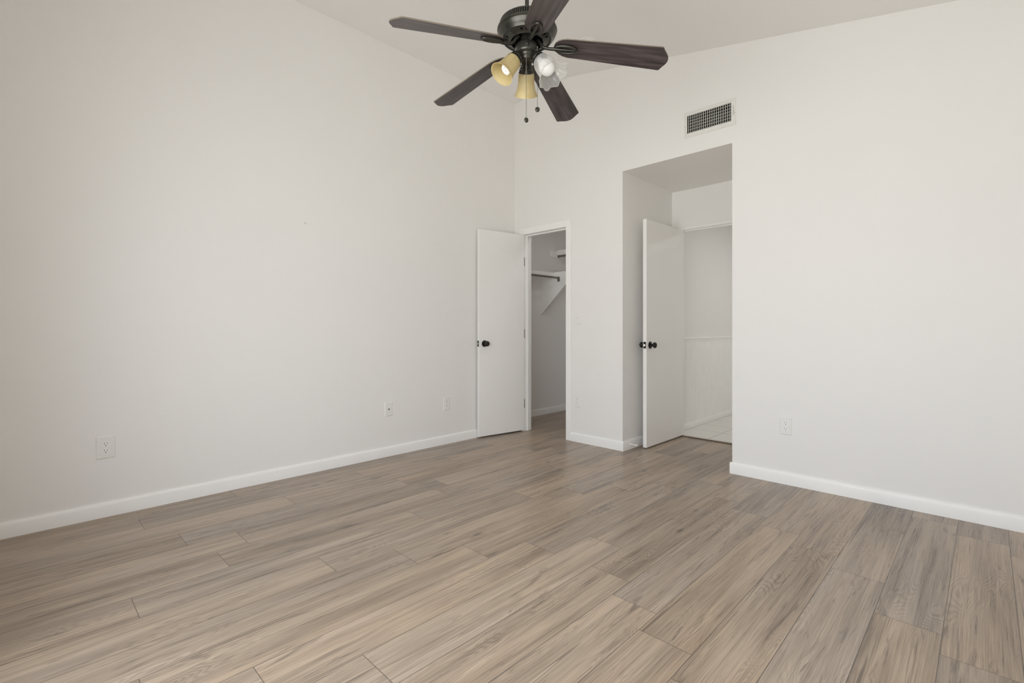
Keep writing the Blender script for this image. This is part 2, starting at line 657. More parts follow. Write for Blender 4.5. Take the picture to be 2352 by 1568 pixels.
b = MB()
b.prism(top_poly(-0.12, CX0 - 0.02, 0), 0, TW)
b.prism(top_poly(CX0 - 0.02, CX1 + 0.02, CZ + 0.02), 0, TW)
b.prism(top_poly(CX1 + 0.02, AX0, 0), 0, TW)
b.prism(top_poly(AX0, VX0, AZ), 0, TW)
b.prism([(VX0, AZ), (VX1, AZ), (VX1, VZa), (VX0, VZa)], 0, TW)
b.prism(top_poly(VX0, VX1, VZb), 0, TW)
b.prism(top_poly(VX1, AX1, AZ), 0, TW)
b.prism(top_poly(AX1, XR + 0.12, 0), 0, TW)
S(b.build('wall_right', 'wall'))

b = MB()
b.box(-0.12, 0, YN - 0.12, 0, 0, H_LEFT)
S(b.build('wall_left', 'wall'))

b = MB()
b.prism(top_poly(0, WX0, 0), YN - 0.12, YN)
b.prism([(WX0, 0), (WX1, 0), (WX1, WZ0), (WX0, WZ0)], YN - 0.12, YN)
b.prism(top_poly(WX0, WX1, WZ1), YN - 0.12, YN)
b.prism(top_poly(WX1, XR, 0), YN - 0.12, YN)
S(b.build('wall_near', 'wall'))

b = MB()
ct = ceil_z(XR + 0.12)
b.box(XR, XR + 0.12, YN - 0.12, VY0, 0, ct)
b.box(XR, XR + 0.12, VY1, 0, 0, ct)
b.box(XR, XR + 0.12, VY0, VY1, 0, VZ0)
b.box(XR, XR + 0.12, VY0, VY1, VZ1, ct)
S(b.build('wall_side', 'wall'))

# sloped ceiling slab
b = MB()
pr = [(-0.12, H_LEFT)] + CEIL + [(XR + 0.12, ceil_z(XR + 0.12))]
for (xa, za), (xb, zb) in zip(pr[:-1], pr[1:]):
    b.prism([(xa, za), (xb, zb), (xb, zb + 0.12), (xa, za + 0.12)], YN - 0.12, TW)
ceil_o = S(b.build('ceiling', 'ceil', smooth=True, angle=12))

# closet shell behind the right wall
b = MB()
b.box(-0.47, -0.36, TW, 1.62, 0, 2.45)          # left side
S(b.build('wall_closet_left', 'wall'))
b = MB()
b.box(-0.36, 1.195, 1.50, 1.62, 0, 2.45)
S(b.build('wall_closet_rear', 'wall'))
b = MB()
b.box(-0.47, -0.12, 0, TW, 0, 2.45)
S(b.build('wall_closet_front', 'wall'))
b = MB()
b.box(1.195, AX0, TW, BY + BT, 0, 2.45)         # between closet and alcove
b.box(1.195, AX0 - 0.006, BY + BT, 3.6, 0, 2.45)
S(b.build('wall_alcove_left', 'wall'))
b = MB()
b.box(-0.47, 1.195, TW, 1.62, 2.45, 2.52)
S(b.build('ceiling_closet', 'ceil'))

# alcove and bathroom shell
b = MB()
b.box(AX1, AX1 + 0.11, TW, BY, 0, 2.45)
S(b.build('wall_alcove_right', 'wall'))
b = MB()
b.box(AX0 - 0.11, AX1 + 0.11, TW, BY + BT, AZ, AZ + 0.08)
S(b.build('ceiling_alcove', 'wall'))
b = MB()
b.box(AX0, BX0 - 0.02, BY, BY + BT, 0, AZ)
b.box(BX0 - 0.02, BX1 + 0.02, BY, BY + BT, BZ + 0.02, AZ)
b.box(BX1 + 0.02, 3.3, BY, BY + BT, 0, AZ)
S(b.build('wall_bathroom', 'wall'))
b = MB()
b.box(3.2, 3.3, BY + BT, 3.6, 0, 2.45)
S(b.build('wall_bathroom_right', 'wall'))
b = MB()
b.box(1.195, 3.3, 3.6, 3.7, 0, 2.45)
S(b.build('wall_bathroom_rear', 'wall'))
b = MB()
b.box(1.195, 3.3, BY + BT, 3.7, 2.45, 2.52)
S(b.build('ceiling_bathroom', 'ceil'))
b = MB()
b.box(AX0 - 0.11, 3.3, 0.90, 3.7, -0.05, 0.001)
S(b.build('floor_bathroom', 'tile'))


# ------------------------------------------------------------------ plank floor
def make_floor():
    PW, X0 = 0.1922, 2.493
    JL = 1.283
    joints = {-12: [-3.209], -11: [-2.50], -10: [-3.096], -9: [-1.631, -2.879], -8: [-1.746, -3.016],
              -7: [-2.085, -3.365], -6: [-2.701], -5: [-1.137, -2.412], -4: [-2.149, -3.421],
              -3: [-1.902, -3.16], -2: [-1.628, -2.89], -1: [-0.596, -1.879], 0: [-0.724, -2.011],
              1: [-0.858, -2.140], 2: [-1.003], 3: [-1.144], 4: [-0.138, -1.430], 5: [-0.283, -1.569],
              6: [-0.42], 7: [-0.62]}
    vs, fs, grain, edge, size, tone = [], [], [], [], [], []

    def strip(x0, x1, ka, ya, yb):
        js = joints.get(ka)
        if js is None:
            js = [-(((ka * 0.53) % 1.0) * JL)]
        js = sorted(js)
        while js[0] > -4.2:
            js.insert(0, js[0] - JL)
        while js[-1] < 2.0:
            js.append(js[-1] + JL)
        for a, c in zip(js[:-1], js[1:]):
            y0, y1 = max(a, ya), min(c, yb)
            if y1 - y0 < 1e-4:
                continue
            rnd = random.Random(int(ka * 131 + round(a * 1000)))
            ou, ov, tn, hu = rnd.random() * 40, rnd.random() * 40, rnd.random(), rnd.random()
            flip = rnd.choice((1, -1))
            kx = X0 + ka * PW
            bse = len(vs)
            for (x, y) in ((x0, y0), (x1, y0), (x1, y1), (x0, y1)):
                vs.append((x, y, 0.0))
                grain.append((ou + flip * (x - kx), ov + flip * (y - a)))
                edge.append((x - kx, y - a))
            fs.append((bse, bse + 1, bse + 2, bse + 3))
            size.append((PW, c - a, 0.0))
            tone.append((tn, hu, 0.0))

    for k in range(-15, 9):
        x0, x1 = X0 + k * PW, X0 + (k + 1) * PW
        xs = sorted({q for q in (x0, x1, 0.0, XR, CX0 - 0.02, CX1 + 0.02, AX0, AX1, -0.36, 1.195) if x0 <= q <= x1})
        for a, c in zip(xs[:-1], xs[1:]):
            if c - a < 1e-5:
                continue
            mid = (a + c) / 2
            if 0 < mid < XR:
                strip(a, c, k, YN, 0.0)
            if CX0 - 0.02 < mid < CX1 + 0.02:
                strip(a, c, k, 0.0, TW)
            if -0.36 < mid < 1.195:
                strip(a, c, k, TW, 1.50)
            if AX0 < mid < AX1:
                strip(a, c, k, 0.0, 0.915)
    me = bpy.data.meshes.new('floor')
    me.from_pydata(vs, [], fs)
    me.materials.append(M['floor'])
    g = me.uv_layers.new(name='grain')
    e_ = me.uv_layers.new(name='edge')
    for i in range(len(vs)):
        g.data[i].uv = grain[i]
        e_.data[i].uv = edge[i]
    at = me.attributes.new('plank_size', 'FLOAT_VECTOR', 'FACE')
    at2 = me.attributes.new('plank_tone', 'FLOAT_VECTOR', 'FACE')
    for i in range(len(fs)):
        at.data[i].vector = size[i]
        at2.data[i].vector = tone[i]
    o = bpy.data.objects.new('floor', me)
    COL.objects.link(o)
    S(o)


make_floor()
b = MB()
b.box(-0.5, XR + 0.12, YN - 0.12, 1.62, -0.12, -0.06)
S(b.build('floor_slab', 'duct'))


# ------------------------------------------------------------------ baseboards and trim
def base_prof(h=0.081, t=0.014):
    return [(0, 0), (t, 0), (t, h - 0.016), (t - 0.003, h - 0.006), (t - 0.008, h), (0, h)]


def base_y(name, x, s, y0, y1, h=0.081):
    """runs along y on a wall at x, standing out towards s"""
    b_ = MB()
    pts = [(x + s * q[0], q[1]) for q in base_prof(h)]
    b_.prism(pts, y0, y1, 'y')
    return S(b_.build(name, 'trim', smooth=True))


def base_x(name, y, x0, x1, s=-1, h=0.081):
    b_ = MB()
    pts = [(y + s * q[0], q[1]) for q in base_prof(h)]
    b_.prism(pts, x0, x1, 'x')
    return S(b_.build(name, 'trim', smooth=True))


base_y('baseboard_left', 0.0, 1, YN, -0.016)
base_x('baseboard_right', 0.0, AX1 - 0.014, XR, -1)
base_x('baseboard_middle', 0.0, 0.752, AX0 + 0.014, -1)
base_y('baseboard_alcove_left', AX0, 1, 0.0, BY)
base_y('baseboard_alcove_right', AX1, -1, 0.0, BY)
base_y('baseboard_closet', -0.36, 1, TW, 1.5, 0.075)
base_y('baseboard_side', XR, -1, YN, -0.016)
base_y('baseboard_bathroom', AX0 - 0.006, 1, BY + BT, 3.6, 0.066)

# closet door frame: jambs with stops, casing
b = MB()
b.box(CX0 - 0.02, CX0, 0, TW, 0, CZ + 0.02)
b.box(CX1, CX1 + 0.02, 0, TW, 0, CZ + 0.02)
b.box(CX0, CX1, 0, TW, CZ, CZ + 0.02)
b.box(CX0, CX0 + 0.012, 0.040, 0.074, 0, CZ)
b.box(CX1 - 0.012, CX1, 0.040, 0.074, 0, CZ)
b.box(CX0 + 0.012, CX1 - 0.012, 0.040, 0.074, CZ - 0.012, CZ)
jamb = S(b.build('trim_1', 'trim', bevel=0.0015))
b = MB()
b.box(CX1 - 0.0015, CX1 + 0.0005, 0.008, 0.034, 0.885, 0.945)
b.build('strike_plate', 'rod', jamb, label='dark metal strike plate')
b = MB()
cas = 0.015
b.prism([(CX1 + 0.003, 0), (0.752, 0), (0.752, 2.098), (CX1 + 0.003, CZ)], -cas, 0)
b.prism([(0.004, 2.098), (0.067, CZ), (CX1 + 0.003, CZ), (0.752, 2.098)], -cas, 0)
b.prism([(0.067, 0), (0.130, 0), (0.130, CZ), (0.067, CZ)], -cas, 0)
b.prism([(0.004, 0), (0.067, 0), (0.067, CZ), (0.004, 2.098)], -cas, 0)
S(b.build('trim_2', 'trim', bevel=0.004))

# bathroom door frame and the strip where planks meet tile
b = MB()
b.box(BX0 - 0.02, BX0, BY - 0.002, BY + BT, 0, BZ + 0.02)
b.box(BX1, BX1 + 0.02, BY - 0.002, BY + BT, 0, BZ + 0.02)
b.box(BX0, BX1, BY - 0.002, BY + BT, BZ, BZ + 0.02)
b.box(BX1 - 0.011, BX1, BY + 0.04, BY + 0.075, 0, BZ)
b.box(BX0, BX1 - 0.011, BY + 0.04, BY + 0.075, BZ - 0.011, BZ)
S(b.build('trim_3', 'trim', bevel=0.0015))
b = MB()
b.prism([(0.893, 0.0), (0.899, 0.008), (0.928, 0.008), (0.934, 0.0)], BX0 - 0.02, BX1 + 0.02, 'x')
S(b.build('trim_4', 'brownstrip'))

# bathroom beadboard wainscot with its cap rail
b = MB()
xw = AX0 - 0.006
y = BY + BT
prof = [(xw, y)]
P_ = 0.042
while y < 3.55:
    prof += [(xw + 0.009, y + 0.002), (xw + 0.009, y + P_ - 0.012), (xw + 0.005, y + P_ - 0.009),
             (xw + 0.009, y + P_ - 0.006), (xw + 0.009, y + P_ - 0.004), (xw + 0.005, y + P_ - 0.001)]
    y += P_
prof += [(xw, y)]
b.prism(prof, 0.06, 0.935, 'z')
wains = S(b.build('trim_5', 'trim'))
b = MB()
b.prism([(xw, 0.930), (xw + 0.013, 0.930), (xw + 0.013, 0.944), (xw + 0.020, 0.950), (xw + 0.020, 0.964),
         (xw + 0.016, 0.968), (xw, 0.968)], BY + BT, 3.6, 'y')
b.build('cap_rail', 'trim', wains)


# ------------------------------------------------------------------ doors
def knob(parent, mat, name='door_knob'):
    b_ = MB()
    b_.lathe([(0.0005, 0), (0.031, 0), (0.0325, 0.003), (0.031, 0.007), (0.022, 0.010), (0.013, 0.013), (0.0115, 0.026),
              (0.014, 0.032), (0.022, 0.037), (0.0265, 0.044), (0.0265, 0.051), (0.023, 0.057), (0.015, 0.061), (0.0005, 0.062)],
             28, mat, cap=False)
    return b_.build(name, 'black', parent, smooth=True, angle=50)


def latch(parent, y, xa, xb, z):
    """latch plate on the leaf's free edge (facing -y in leaf space) with the bolt"""
    b_ = MB()
    b_.box(xa, xb, y - 0.0012, y + 0.001, z - 0.029, z + 0.029)
    lp = b_.build('latch_plate', 'black', parent, label='black latch plate')
    b_ = MB()
    c = (xa + xb) / 2
    b_.prism([(c - 0.006, y), (c + 0.006, y), (c + 0.006, y - 0.003), (c - 0.006, y - 0.010)], z - 0.008, z + 0.008, 'z')
    b_.build('latch_bolt', 'steel', lp, label='steel latch bolt')


def make_door(name, width, height, th, knob_faces):
    """leaf in local space: hinge edge at the origin, leaf towards -y, visible face at x=0, thickness to -x"""
    root = bpy.data.objects.new(name, None)
    root.empty_display_size = 0.05
    COL.objects.link(root)
    S(root)
    b_ = MB()
    b_.box(-th, 0, -width, 0, 0.0, height)
    b_.build('door_leaf', 'door', root, bevel=0.002)
    zk = 0.905
    if 'front' in knob_faces:
        knob(root, Matrix.Translation((0, -width + 0.062, zk)) @ align((1, 0, 0)))
    if 'back' in knob_faces:
        knob(root, Matrix.Translation((-th, -width + 0.062, zk)) @ align((-1, 0, 0)))
    latch(root, -width, -th / 2 - 0.0125, -th / 2 + 0.0125, zk)
    return root


d1 = make_door('door_1', 0.555, 2.020, 0.034, ('front',))
d1.location = (0.141, -0.004, 0.012)
d1.rotation_euler = (0, 0, -radians(9.0))
for z in (1.745, 1.00, 0.275):
    b = MB()
    b.lathe([(0.0055, z - 0.045), (0.0055, z + 0.045)], 12, Matrix.Translation((-0.0025, 0.0035, 0)))
    b.build('hinge', 'rod', d1, smooth=True, label='dark hinge barrel')

d2 = make_door('door_2', 0.725, 2.020, 0.035, ('front', 'back'))
d2.location = (1.427, 0.921, 0.012)

# patio door in the wall behind the camera
b = MB()
fw = 0.05
for (x0, x1, z0, z1) in ((WX0, WX0 + fw, WZ0, WZ1), (WX1 - fw, WX1, WZ0, WZ1), (WX0 + fw, WX1 - fw, WZ0, WZ0 + fw),
                         (WX0 + fw, WX1 - fw, WZ1 - fw, WZ1), ((WX0 + WX1) / 2 - 0.03, (WX0 + WX1) / 2 + 0.03, WZ0 + fw, WZ1 - fw)):
    b.box(x0, x1, YN - 0.09, YN - 0.03, z0, z1)
win = S(b.build('window_1', 'trim'))
b = MB()
b.box(WX0 + fw, WX1 - fw, YN - 0.062, YN - 0.058, WZ0 + fw, WZ1 - fw)
b.build('glass_pane', 'pane', win)

# frame of the unseen side window, added for its light
b = MB()
for (y0, y1, z0, z1) in ((VY0, VY0 + fw, VZ0, VZ1), (VY1 - fw, VY1, VZ0, VZ1), (VY0 + fw, VY1 - fw, VZ0, VZ0 + fw),
                         (VY0 + fw, VY1 - fw, VZ1 - fw, VZ1), ((VY0 + VY1) / 2 - 0.025, (VY0 + VY1) / 2 + 0.025, VZ0 + fw, VZ1 - fw)):
    b.box(XR + 0.03, XR + 0.09, y0, y1, z0, z1)
added_win = S(b.build('added_side_window', 'trim'))
b = MB()
b.box(XR + 0.058, XR + 0.062, VY0 + fw, VY1 - fw, VZ0 + fw, VZ1 - fw)
b.build('glass_pane', 'pane', added_win)


# ------------------------------------------------------------------ door stop
ds = thing('door_stop', (AX0 + 0.014, 0.105, 0.045), 'small white door stop on alcove baseboard behind the open bathroom door', 'door stop')
b = MB()
b.lathe([(0.0005, 0), (0.012, 0), (0.012, 0.003), (0.007, 0.006), (0.0045, 0.010), (0.0045, 0.058), (0.0005, 0.059)], 16, align((1, 0, -0.05)), cap=False)
b.build('rod', 'rubber', ds, smooth=True)
b = MB()
b.lathe([(0.0005, 0.056), (0.0075, 0.056), (0.0082, 0.062), (0.0075, 0.068), (0.0005, 0.070)], 16, align((1, 0, -0.05)), cap=False)
b.build('tip', 'rubber', ds, smooth=True)


# ------------------------------------------------------------------ wall plates (local: plate in XZ, facing -Y)
def plate_mb(w_, h_, d_=0.006):
    b_ = MB()
    e = 0.004
    a, c = w_ / 2, h_ / 2
    o_ = [(-a, -c), (a, -c), (a, c), (-a, c)]
    i_ = [(-a + e, -c + e), (a - e, -c + e), (a - e, c - e), (-a + e, c - e)]
    vs = [(x, 0, z) for x, z in o_] + [(x, -d_ * 0.45, z) for x, z in o_] + [(x, -d_, z) for x, z in i_]
    fs = [(3, 2, 1, 0), (8, 9, 10, 11)]
    for r in (0, 4):
        for k in range(4):
            l = (k + 1) % 4
            fs.append((r + k, r + l, r + 4 + l, r + 4 + k))
    return b_.add(vs, fs)


def screw(parent, x, z, d_=0.006):
    b_ = MB()
    b_.lathe([(0.0005, 0.0), (0.0032, 0.0), (0.0028, 0.0012), (0.0005, 0.0016)], 12, Matrix.Translation((x, -d_, z)) @ align((0, -1, 0)), cap=False)
    b_.build('screw', 'plate', parent, smooth=True)


def make_outlet(loc, rz, label, w_=0.074, h_=0.119):
    t = thing('wall_outlet', loc, label, 'electrical outlet', rz)
    plate_mb(w_, h_).build('cover_plate', 'plate', t)
    for s in (1, -1):
        zc = 0.0195 * s
        b_ = MB()
        pts = []
        for k in range(32):
            a = 2 * pi * k / 32
            x, z = 0.0172 * cos(a), 0.0172 * sin(a)
            pts.append((x, max(-0.0142, min(0.0142, z)) + zc))
        b_.prism(pts, -0.0085, -0.004, 'y')
        rc = b_.build('receptacle', 'recep', t)
        for (x, hw, zz, hh) in ((-0.0064, 0.0011, 0.0042, 0.0046), (0.0064, 0.0011, 0.0042, 0.0037)):
            b_ = MB()
            b_.box(x - hw, x + hw, -0.0088, -0.0080, zc + zz - hh, zc + zz + hh)
            b_.build('slot', 'slot', rc)
        b_ = MB()
        b_.lathe([(0.0026, 0), (0.0026, 0.0008)], 12, Matrix.Translation((0, -0.0082, zc - 0.0078)) @ align((0, -1, 0)))
        b_.build('ground_hole', 'slot', rc)
    screw(t, 0, 0)
    return t


QT = radians(90)
o1 = make_outlet((0.0, -3.331, 0.392), QT, 'white outlet with oversized cover plate at the near end of left wall', 0.086, 0.124)
o2 = make_outlet((0.0, -0.906, 0.372), QT, 'white duplex outlet on left wall nearest the open closet door')
o3 = copy_tree(o2)
o3.location, o3.rotation_euler = (2.585, 0.0, 0.398), (0, 0, 0)
o3['label'] = 'white duplex outlet on the wide blank wall right of the alcove'
o4 = copy_tree(o2)
o4.location, o4.rotation_euler = (0.824, 0.0, 0.385), (0, 0, 0)
o4['label'] = 'white duplex outlet low on narrow wall between closet and alcove'

jk = thing('cable_jack', (0.0, -1.515, 0.392), 'white cable jack plate with one dark centre hole on left wall', 'cable jack', QT)
plate_mb(0.072, 0.115).build('cover_plate', 'plate', jk)
b = MB()
b.lathe([(0.0062, 0), (0.0062, 0.003), (0.0046, 0.0034), (0.0044, 0.010), (0.0030, 0.010), (0.0028, 0.004), (0.0005, 0.004)], 16,
        Matrix.Translation((0, -0.006, 0)) @ align((0, -1, 0)), cap=False)
b.build('coax_connector', 'rod', jk, smooth=True, label='dark metal connector')
for z in (0.042, -0.042):
    screw(jk, 0, z)

for o_ in (o1, o2, o3, o4):
    o_['group'] = 'duplex wall outlets'

sw = thing('light_switch', (0.825, 0.0, 1.160), 'white light switch plate beside the closet door casing', 'light switch', 0)
plate_mb(0.072, 0.119).build('cover_plate', 'plate', sw)
b = MB()
b.box(-0.0055, 0.0055, -0.0068, -0.005, -0.0125, 0.0125)
tg = b.build('toggle_slot', 'recep', sw)
b = MB()
b.prism([(-0.0065, -0.004), (-0.017, 0.004), (-0.017, 0.010), (-0.0065, 0.007)], -0.0042, 0.0042, 'x')
b.build('toggle', 'recep', sw)
for z in (0.030, -0.030):
    screw(sw, 0, z)

# little nail left in the left wall
b = MB()
b.lathe([(0.0005, -0.006), (0.0022, -0.006), (0.0022, 0.012), (0.0046, 0.012), (0.0046, 0.0135), (0.0005, 0.014)], 10, align((1, -0.25, 0)), cap=False)
nl = b.build('nail', 'steel', smooth=True)
nl.location = (0.0, -2.209, 1.833)
tag(nl, 'tiny grey nail left in the middle of the bare left wall', 'nail')


# ------------------------------------------------------------------ air register over the alcove
rg = thing('air_vent', (2.0615, 0.0, 2.657), 'white metal air vent grille high on wall above the alcove opening', 'air vent')
RO = (2.0615, 0.0, 2.657)
b = MB()
ox0, ox1, oz0, oz1 = 1.865, 2.258, 2.557, 2.757


def ring(b_, outer, inner, ya, yb):
    (a0, a1, c0, c1), (i0, i1, k0, k1) = outer, inner
    A = [(a0, c0), (a1, c0), (a1, c1), (a0, c1)]
    B = [(i0, k0), (i1, k0), (i1, k1), (i0, k1)]
    vs = [(x, ya, z) for x, z in A] + [(x, yb, z) for x, z in B]
    b_.add(vs, [(k, (k + 1) % 4, 4 + (k + 1) % 4, 4 + k) for k in range(4)])


e1, e2 = 0.004, 0.012
ring(b, (ox0, ox1, oz0, oz1), (ox0, ox1, oz0, oz1), 0.0, -0.002)
ring(b, (ox0, ox1, oz0, oz1), (ox0 + e1, ox1 - e1, oz0 + e1, oz1 - e1), -0.002, -0.005)
ring(b, (ox0 + e1, ox1 - e1, oz0 + e1, oz1 - e1), (VX0 - 0.006, VX1 + 0.006, VZa - 0.006, VZb + 0.004), -0.005, -0.009)
ring(b, (VX0 - 0.006, VX1 + 0.006, VZa - 0.006, VZb + 0.004), (VX0, VX1, VZa, VZb - 0.002), -0.009, -0.0085)
ring(b, (VX0, VX1, VZa, VZb - 0.002), (VX0, VX1, VZa, VZb - 0.002), -0.0085, 0.006)
b.build('vent_frame', 'vent', rg, RO)
b = MB()
nf = 20
for k in range(nf):
    x = VX0 + 0.011 + (VX1 - VX0 - 0.022) * k / (nf - 1)
    b.box(x - 0.0009, x + 0.0009, -0.005, 0.004, VZa, VZb - 0.002)
b.build('vertical_fins', 'vent', rg, RO)
b = MB()
for k in range(6):
    z = VZa + 0.012 + 0.023 * k
    b.box(VX0, VX1, 0.012, 0.020, z - 0.0007, z + 0.0007)
b.build('horizontal_fins', 'vent', rg, RO)
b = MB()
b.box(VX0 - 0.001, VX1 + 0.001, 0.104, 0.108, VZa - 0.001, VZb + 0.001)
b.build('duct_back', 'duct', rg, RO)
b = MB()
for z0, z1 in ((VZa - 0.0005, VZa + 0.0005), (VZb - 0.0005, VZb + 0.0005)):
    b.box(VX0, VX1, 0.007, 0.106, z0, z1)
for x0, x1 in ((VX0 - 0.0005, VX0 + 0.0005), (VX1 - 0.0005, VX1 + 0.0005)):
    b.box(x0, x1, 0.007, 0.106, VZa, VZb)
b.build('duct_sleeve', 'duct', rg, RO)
b = MB()
b.box(VX1 + 0.0135, VX1 + 0.0165, -0.0076, -0.006, 2.628, 2.700)
dsl = b.build('lever_slot', 'slot', rg, RO)
b = MB()
b.box(VX1 + 0.0125, VX1 + 0.0215, -0.016, -0.006, 2.664, 2.671)
b.build('damper_lever', 'vent', rg, RO)
for x in (ox0 + 0.010, ox1 - 0.008):
    b = MB()
    b.lathe([(0.0005, 0), (0.0035, 0), (0.003, 0.0015), (0.0005, 0.002)], 12, Matrix.Translation((x, -0.0068, 2.645)) @ align((0, -1, 0)), cap=False)
    b.build('screw', 'steel', rg, RO, smooth=True)

# ------------------------------------------------------------------ smoke detector on the slope
sd = thing('smoke_detector', (1.317, -0.514, ceil_z(1.317)), 'round white smoke detector on ceiling behind the right fan blade', 'smoke detector')
tilt = align((-SL, 0, -1))
b = MB()
b.lathe([(0.0005, 0), (0.066, 0), (0.067, 0.008), (0.064, 0.012)], 40, tilt, cap=False)
b.build('mounting_ring', 'plate', sd, smooth=True)
b = MB()
b.lathe([(0.060, 0.010), (0.060, 0.024), (0.055, 0.033), (0.030, 0.037), (0.0005, 0.038)], 40, tilt, cap=False)
b.build('cover', 'plate', sd, smooth=True)

# ------------------------------------------------------------------ closet shelves and rods
sh = thing('closet_shelf', (-0.36, 0.60, 1.70), 'low white closet shelf with big angled end bracket on closet side wall', 'shelf', group='closet shelves')
SO = (-0.36, 0.60, 1.70)
b = MB()
b.box(-0.36, -0.155, TW, 0.833, 1.714, 1.733)
b.build('shelf_board', 'trim', sh, SO)
b = MB()
b.box(-0.155, -0.138, TW, 0.833, 1.690, 1.733)
b.build('front_lip', 'trim', sh, SO)
b = MB()
b.box(-0.36, -0.342, TW, 0.833, 1.645, 1.714)
b.build('wall_cleat', 'trim', sh, SO)
b = MB()
b.prism([(-0.36, 1.231), (0.042, 1.600), (0.042, 1.712), (0.030, 1.735), (0.012, 1.743), (-0.36, 1.735)], 0.833, 0.852)
b.build('end_bracket', 'trim', sh, SO)

RT = Vector((-0.075, 0.472, 1.667))
b = MB()
b.tube([RT + Vector((0, TW - 0.472, 0)), RT + Vector((0, 0.350, 0))], 0.0115, 16)
hr = b.build('hanging_rod', 'rod', sh, SO, smooth=True, label='grey metal hanging rod')
b = MB()
b.lathe([(0.0005, 0), (0.017, 0), (0.017, 0.004), (0.014, 0.014), (0.0115, 0.014)], 20, Matrix.Translation(RT + Vector((0, 0.361, 0))) @ align((0, -1, 0)), cap=False)
b.box(RT.x - 0.004, RT.x + 0.016, RT.y + 0.340, RT.y + 0.361, RT.z - 0.044, RT.z + 0.004)
b.build('end_socket', 'rod', hr, SO, smooth=True)

su = thing('closet_shelf', (-0.36, 1.30, 2.05), 'upper white closet shelf high on the closet rear wall', 'shelf', group='closet shelves')
UO = (-0.36, 1.30, 2.05)
b = MB()
b.box(-0.36, 1.195, 1.155, 1.50, 2.043, 2.062)
b.build('shelf_board', 'trim', su, UO)
b = MB()
b.box(-0.344, 1.195, 1.138, 1.155, 2.000, 2.062)
b.build('front_lip', 'trim', su, UO)
b = MB()
b.box(-0.36, -0.344, 1.026, 1.50, 1.966, 2.043)
b.build('wall_cleat', 'trim', su, UO)
RU = Vector((0.42, 1.160, 1.984))
b = MB()
b.tube([RU + Vector((-0.760, 0, 0)), RU + Vector((0.775, 0, 0))], 0.0115, 16)
hu = b.build('hanging_rod', 'rod', su, UO, smooth=True, label='grey metal hanging rod')
b = MB()
b.lathe([(0.0005, 0), (0.017, 0), (0.017, 0.004), (0.014, 0.012), (0.0115, 0.012)], 20, Matrix.Translation(RU + Vector((-0.764, 0, 0))) @ align((1, 0, 0)), cap=False)
b.build('end_socket', 'rod', hu, UO, smooth=True)


# ------------------------------------------------------------------ ceiling fan
FX, FY, FZ = 1.9872, -1.9678, 2.428
fan = thing('ceiling_fan', (FX, FY, FZ), 'bronze ceiling fan with five dark wood blades and three mismatched glass lamp shades', 'ceiling fan')
TILT = Matrix.Rotation(0, 4, 'X')
nrm = Vector((0.0207, 0.0125, 1)).normalized()
TILT = align(nrm)
ZC = ceil_z(FX) - FZ      # ceiling above the fan centre

b = MB()
b.lathe([(0.0005, -0.062), (0.020, -0.062), (0.035, -0.058), (0.058, -0.040), (0.068, -0.015), (0.070, 0.012), (0.0005, 0.012)], 40,
        Matrix.Translation((0, 0, ZC - 0.004)), cap=False)
b.build('canopy', 'bronze', fan, smooth=True)
b = MB()
b.tube([(0.002, 0, ZC - 0.05), (0.001, 0, 0.11)], 0.0098, 20)
b.build('downrod', 'bronze', fan, smooth=True)
# motor housing: vented band, bowl, bottom holes, dark well; shade in openings is painted
prof = [(0.0005, 0.128), (0.020, 0.128), (0.030, 0.118), (0.040, 0.110), (0.112, 0.108), (0.122, 0.107), (0.1305, 0.100), (0.1325, 0.0955),
        (0.1408, 0.0690), (0.1435, 0.067), (0.144, 0.063), (0.1425, 0.0585), (0.1395, 0.0565), (0.1405, 0.054), (0.136, 0.044), (0.129, 0.034),
        (0.1205, 0.0265), (0.1185, 0.0215), (0.1140, 0.0205), (0.111, 0.0245), (0.105, 0.0215), (0.092, 0.0165), (0.084, 0.0130),
        (0.080, 0.0095), (0.077, 0.0095), (0.075, 0.014), (0.073, 0.045), (0.0005, 0.045)]
NSEG = 160


def motor_mat(j, i):
    if i < 0:
        return 0
    if j == 7:
        return i % 2
    if j == 20 and (i % 32) in (3, 4, 5, 9, 10, 11):
        return 1
    if j >= 24:
        return 1
    return 0


b = MB()
b.lathe(prof, NSEG, TILT, cap=False, mfn=motor_mat)
b.build('motor_housing', ['bronze', 'bronze_shade'], fan, smooth=True)

# blades and their brackets
DR, PH = 0.1557, -0.2254
half = [(0.130, 0.0), (0.132, 0.012), (0.139, 0.026), (0.152, 0.039), (0.170, 0.049), (0.193, 0.055), (0.300, 0.0587), (0.450, 0.0638), (0.600, 0.0689),
        (0.6225, 0.0697), (0.629, 0.0675), (0.632, 0.062), (0.636, 0.054), (0.642, 0.044), (0.650, 0.032), (0.656, 0.020), (0.6595, 0.008)]
outline = half + [(r, -v) for r, v in reversed(half[1:])]


def blade_point(ang, r, v, h):
    er = Vector((cos(ang), sin(ang), 0))
    sd_ = Vector((-sin(ang), cos(ang), 0))
    up = Vector((0, 0, 1))
    radial = (er - up * DR).normalized()
    side = sd_ * cos(PH) + up * sin(PH)
    n_ = radial.cross(side).normalized()
    return TILT @ (er * r - up * DR * r + side * v + n_ * h)


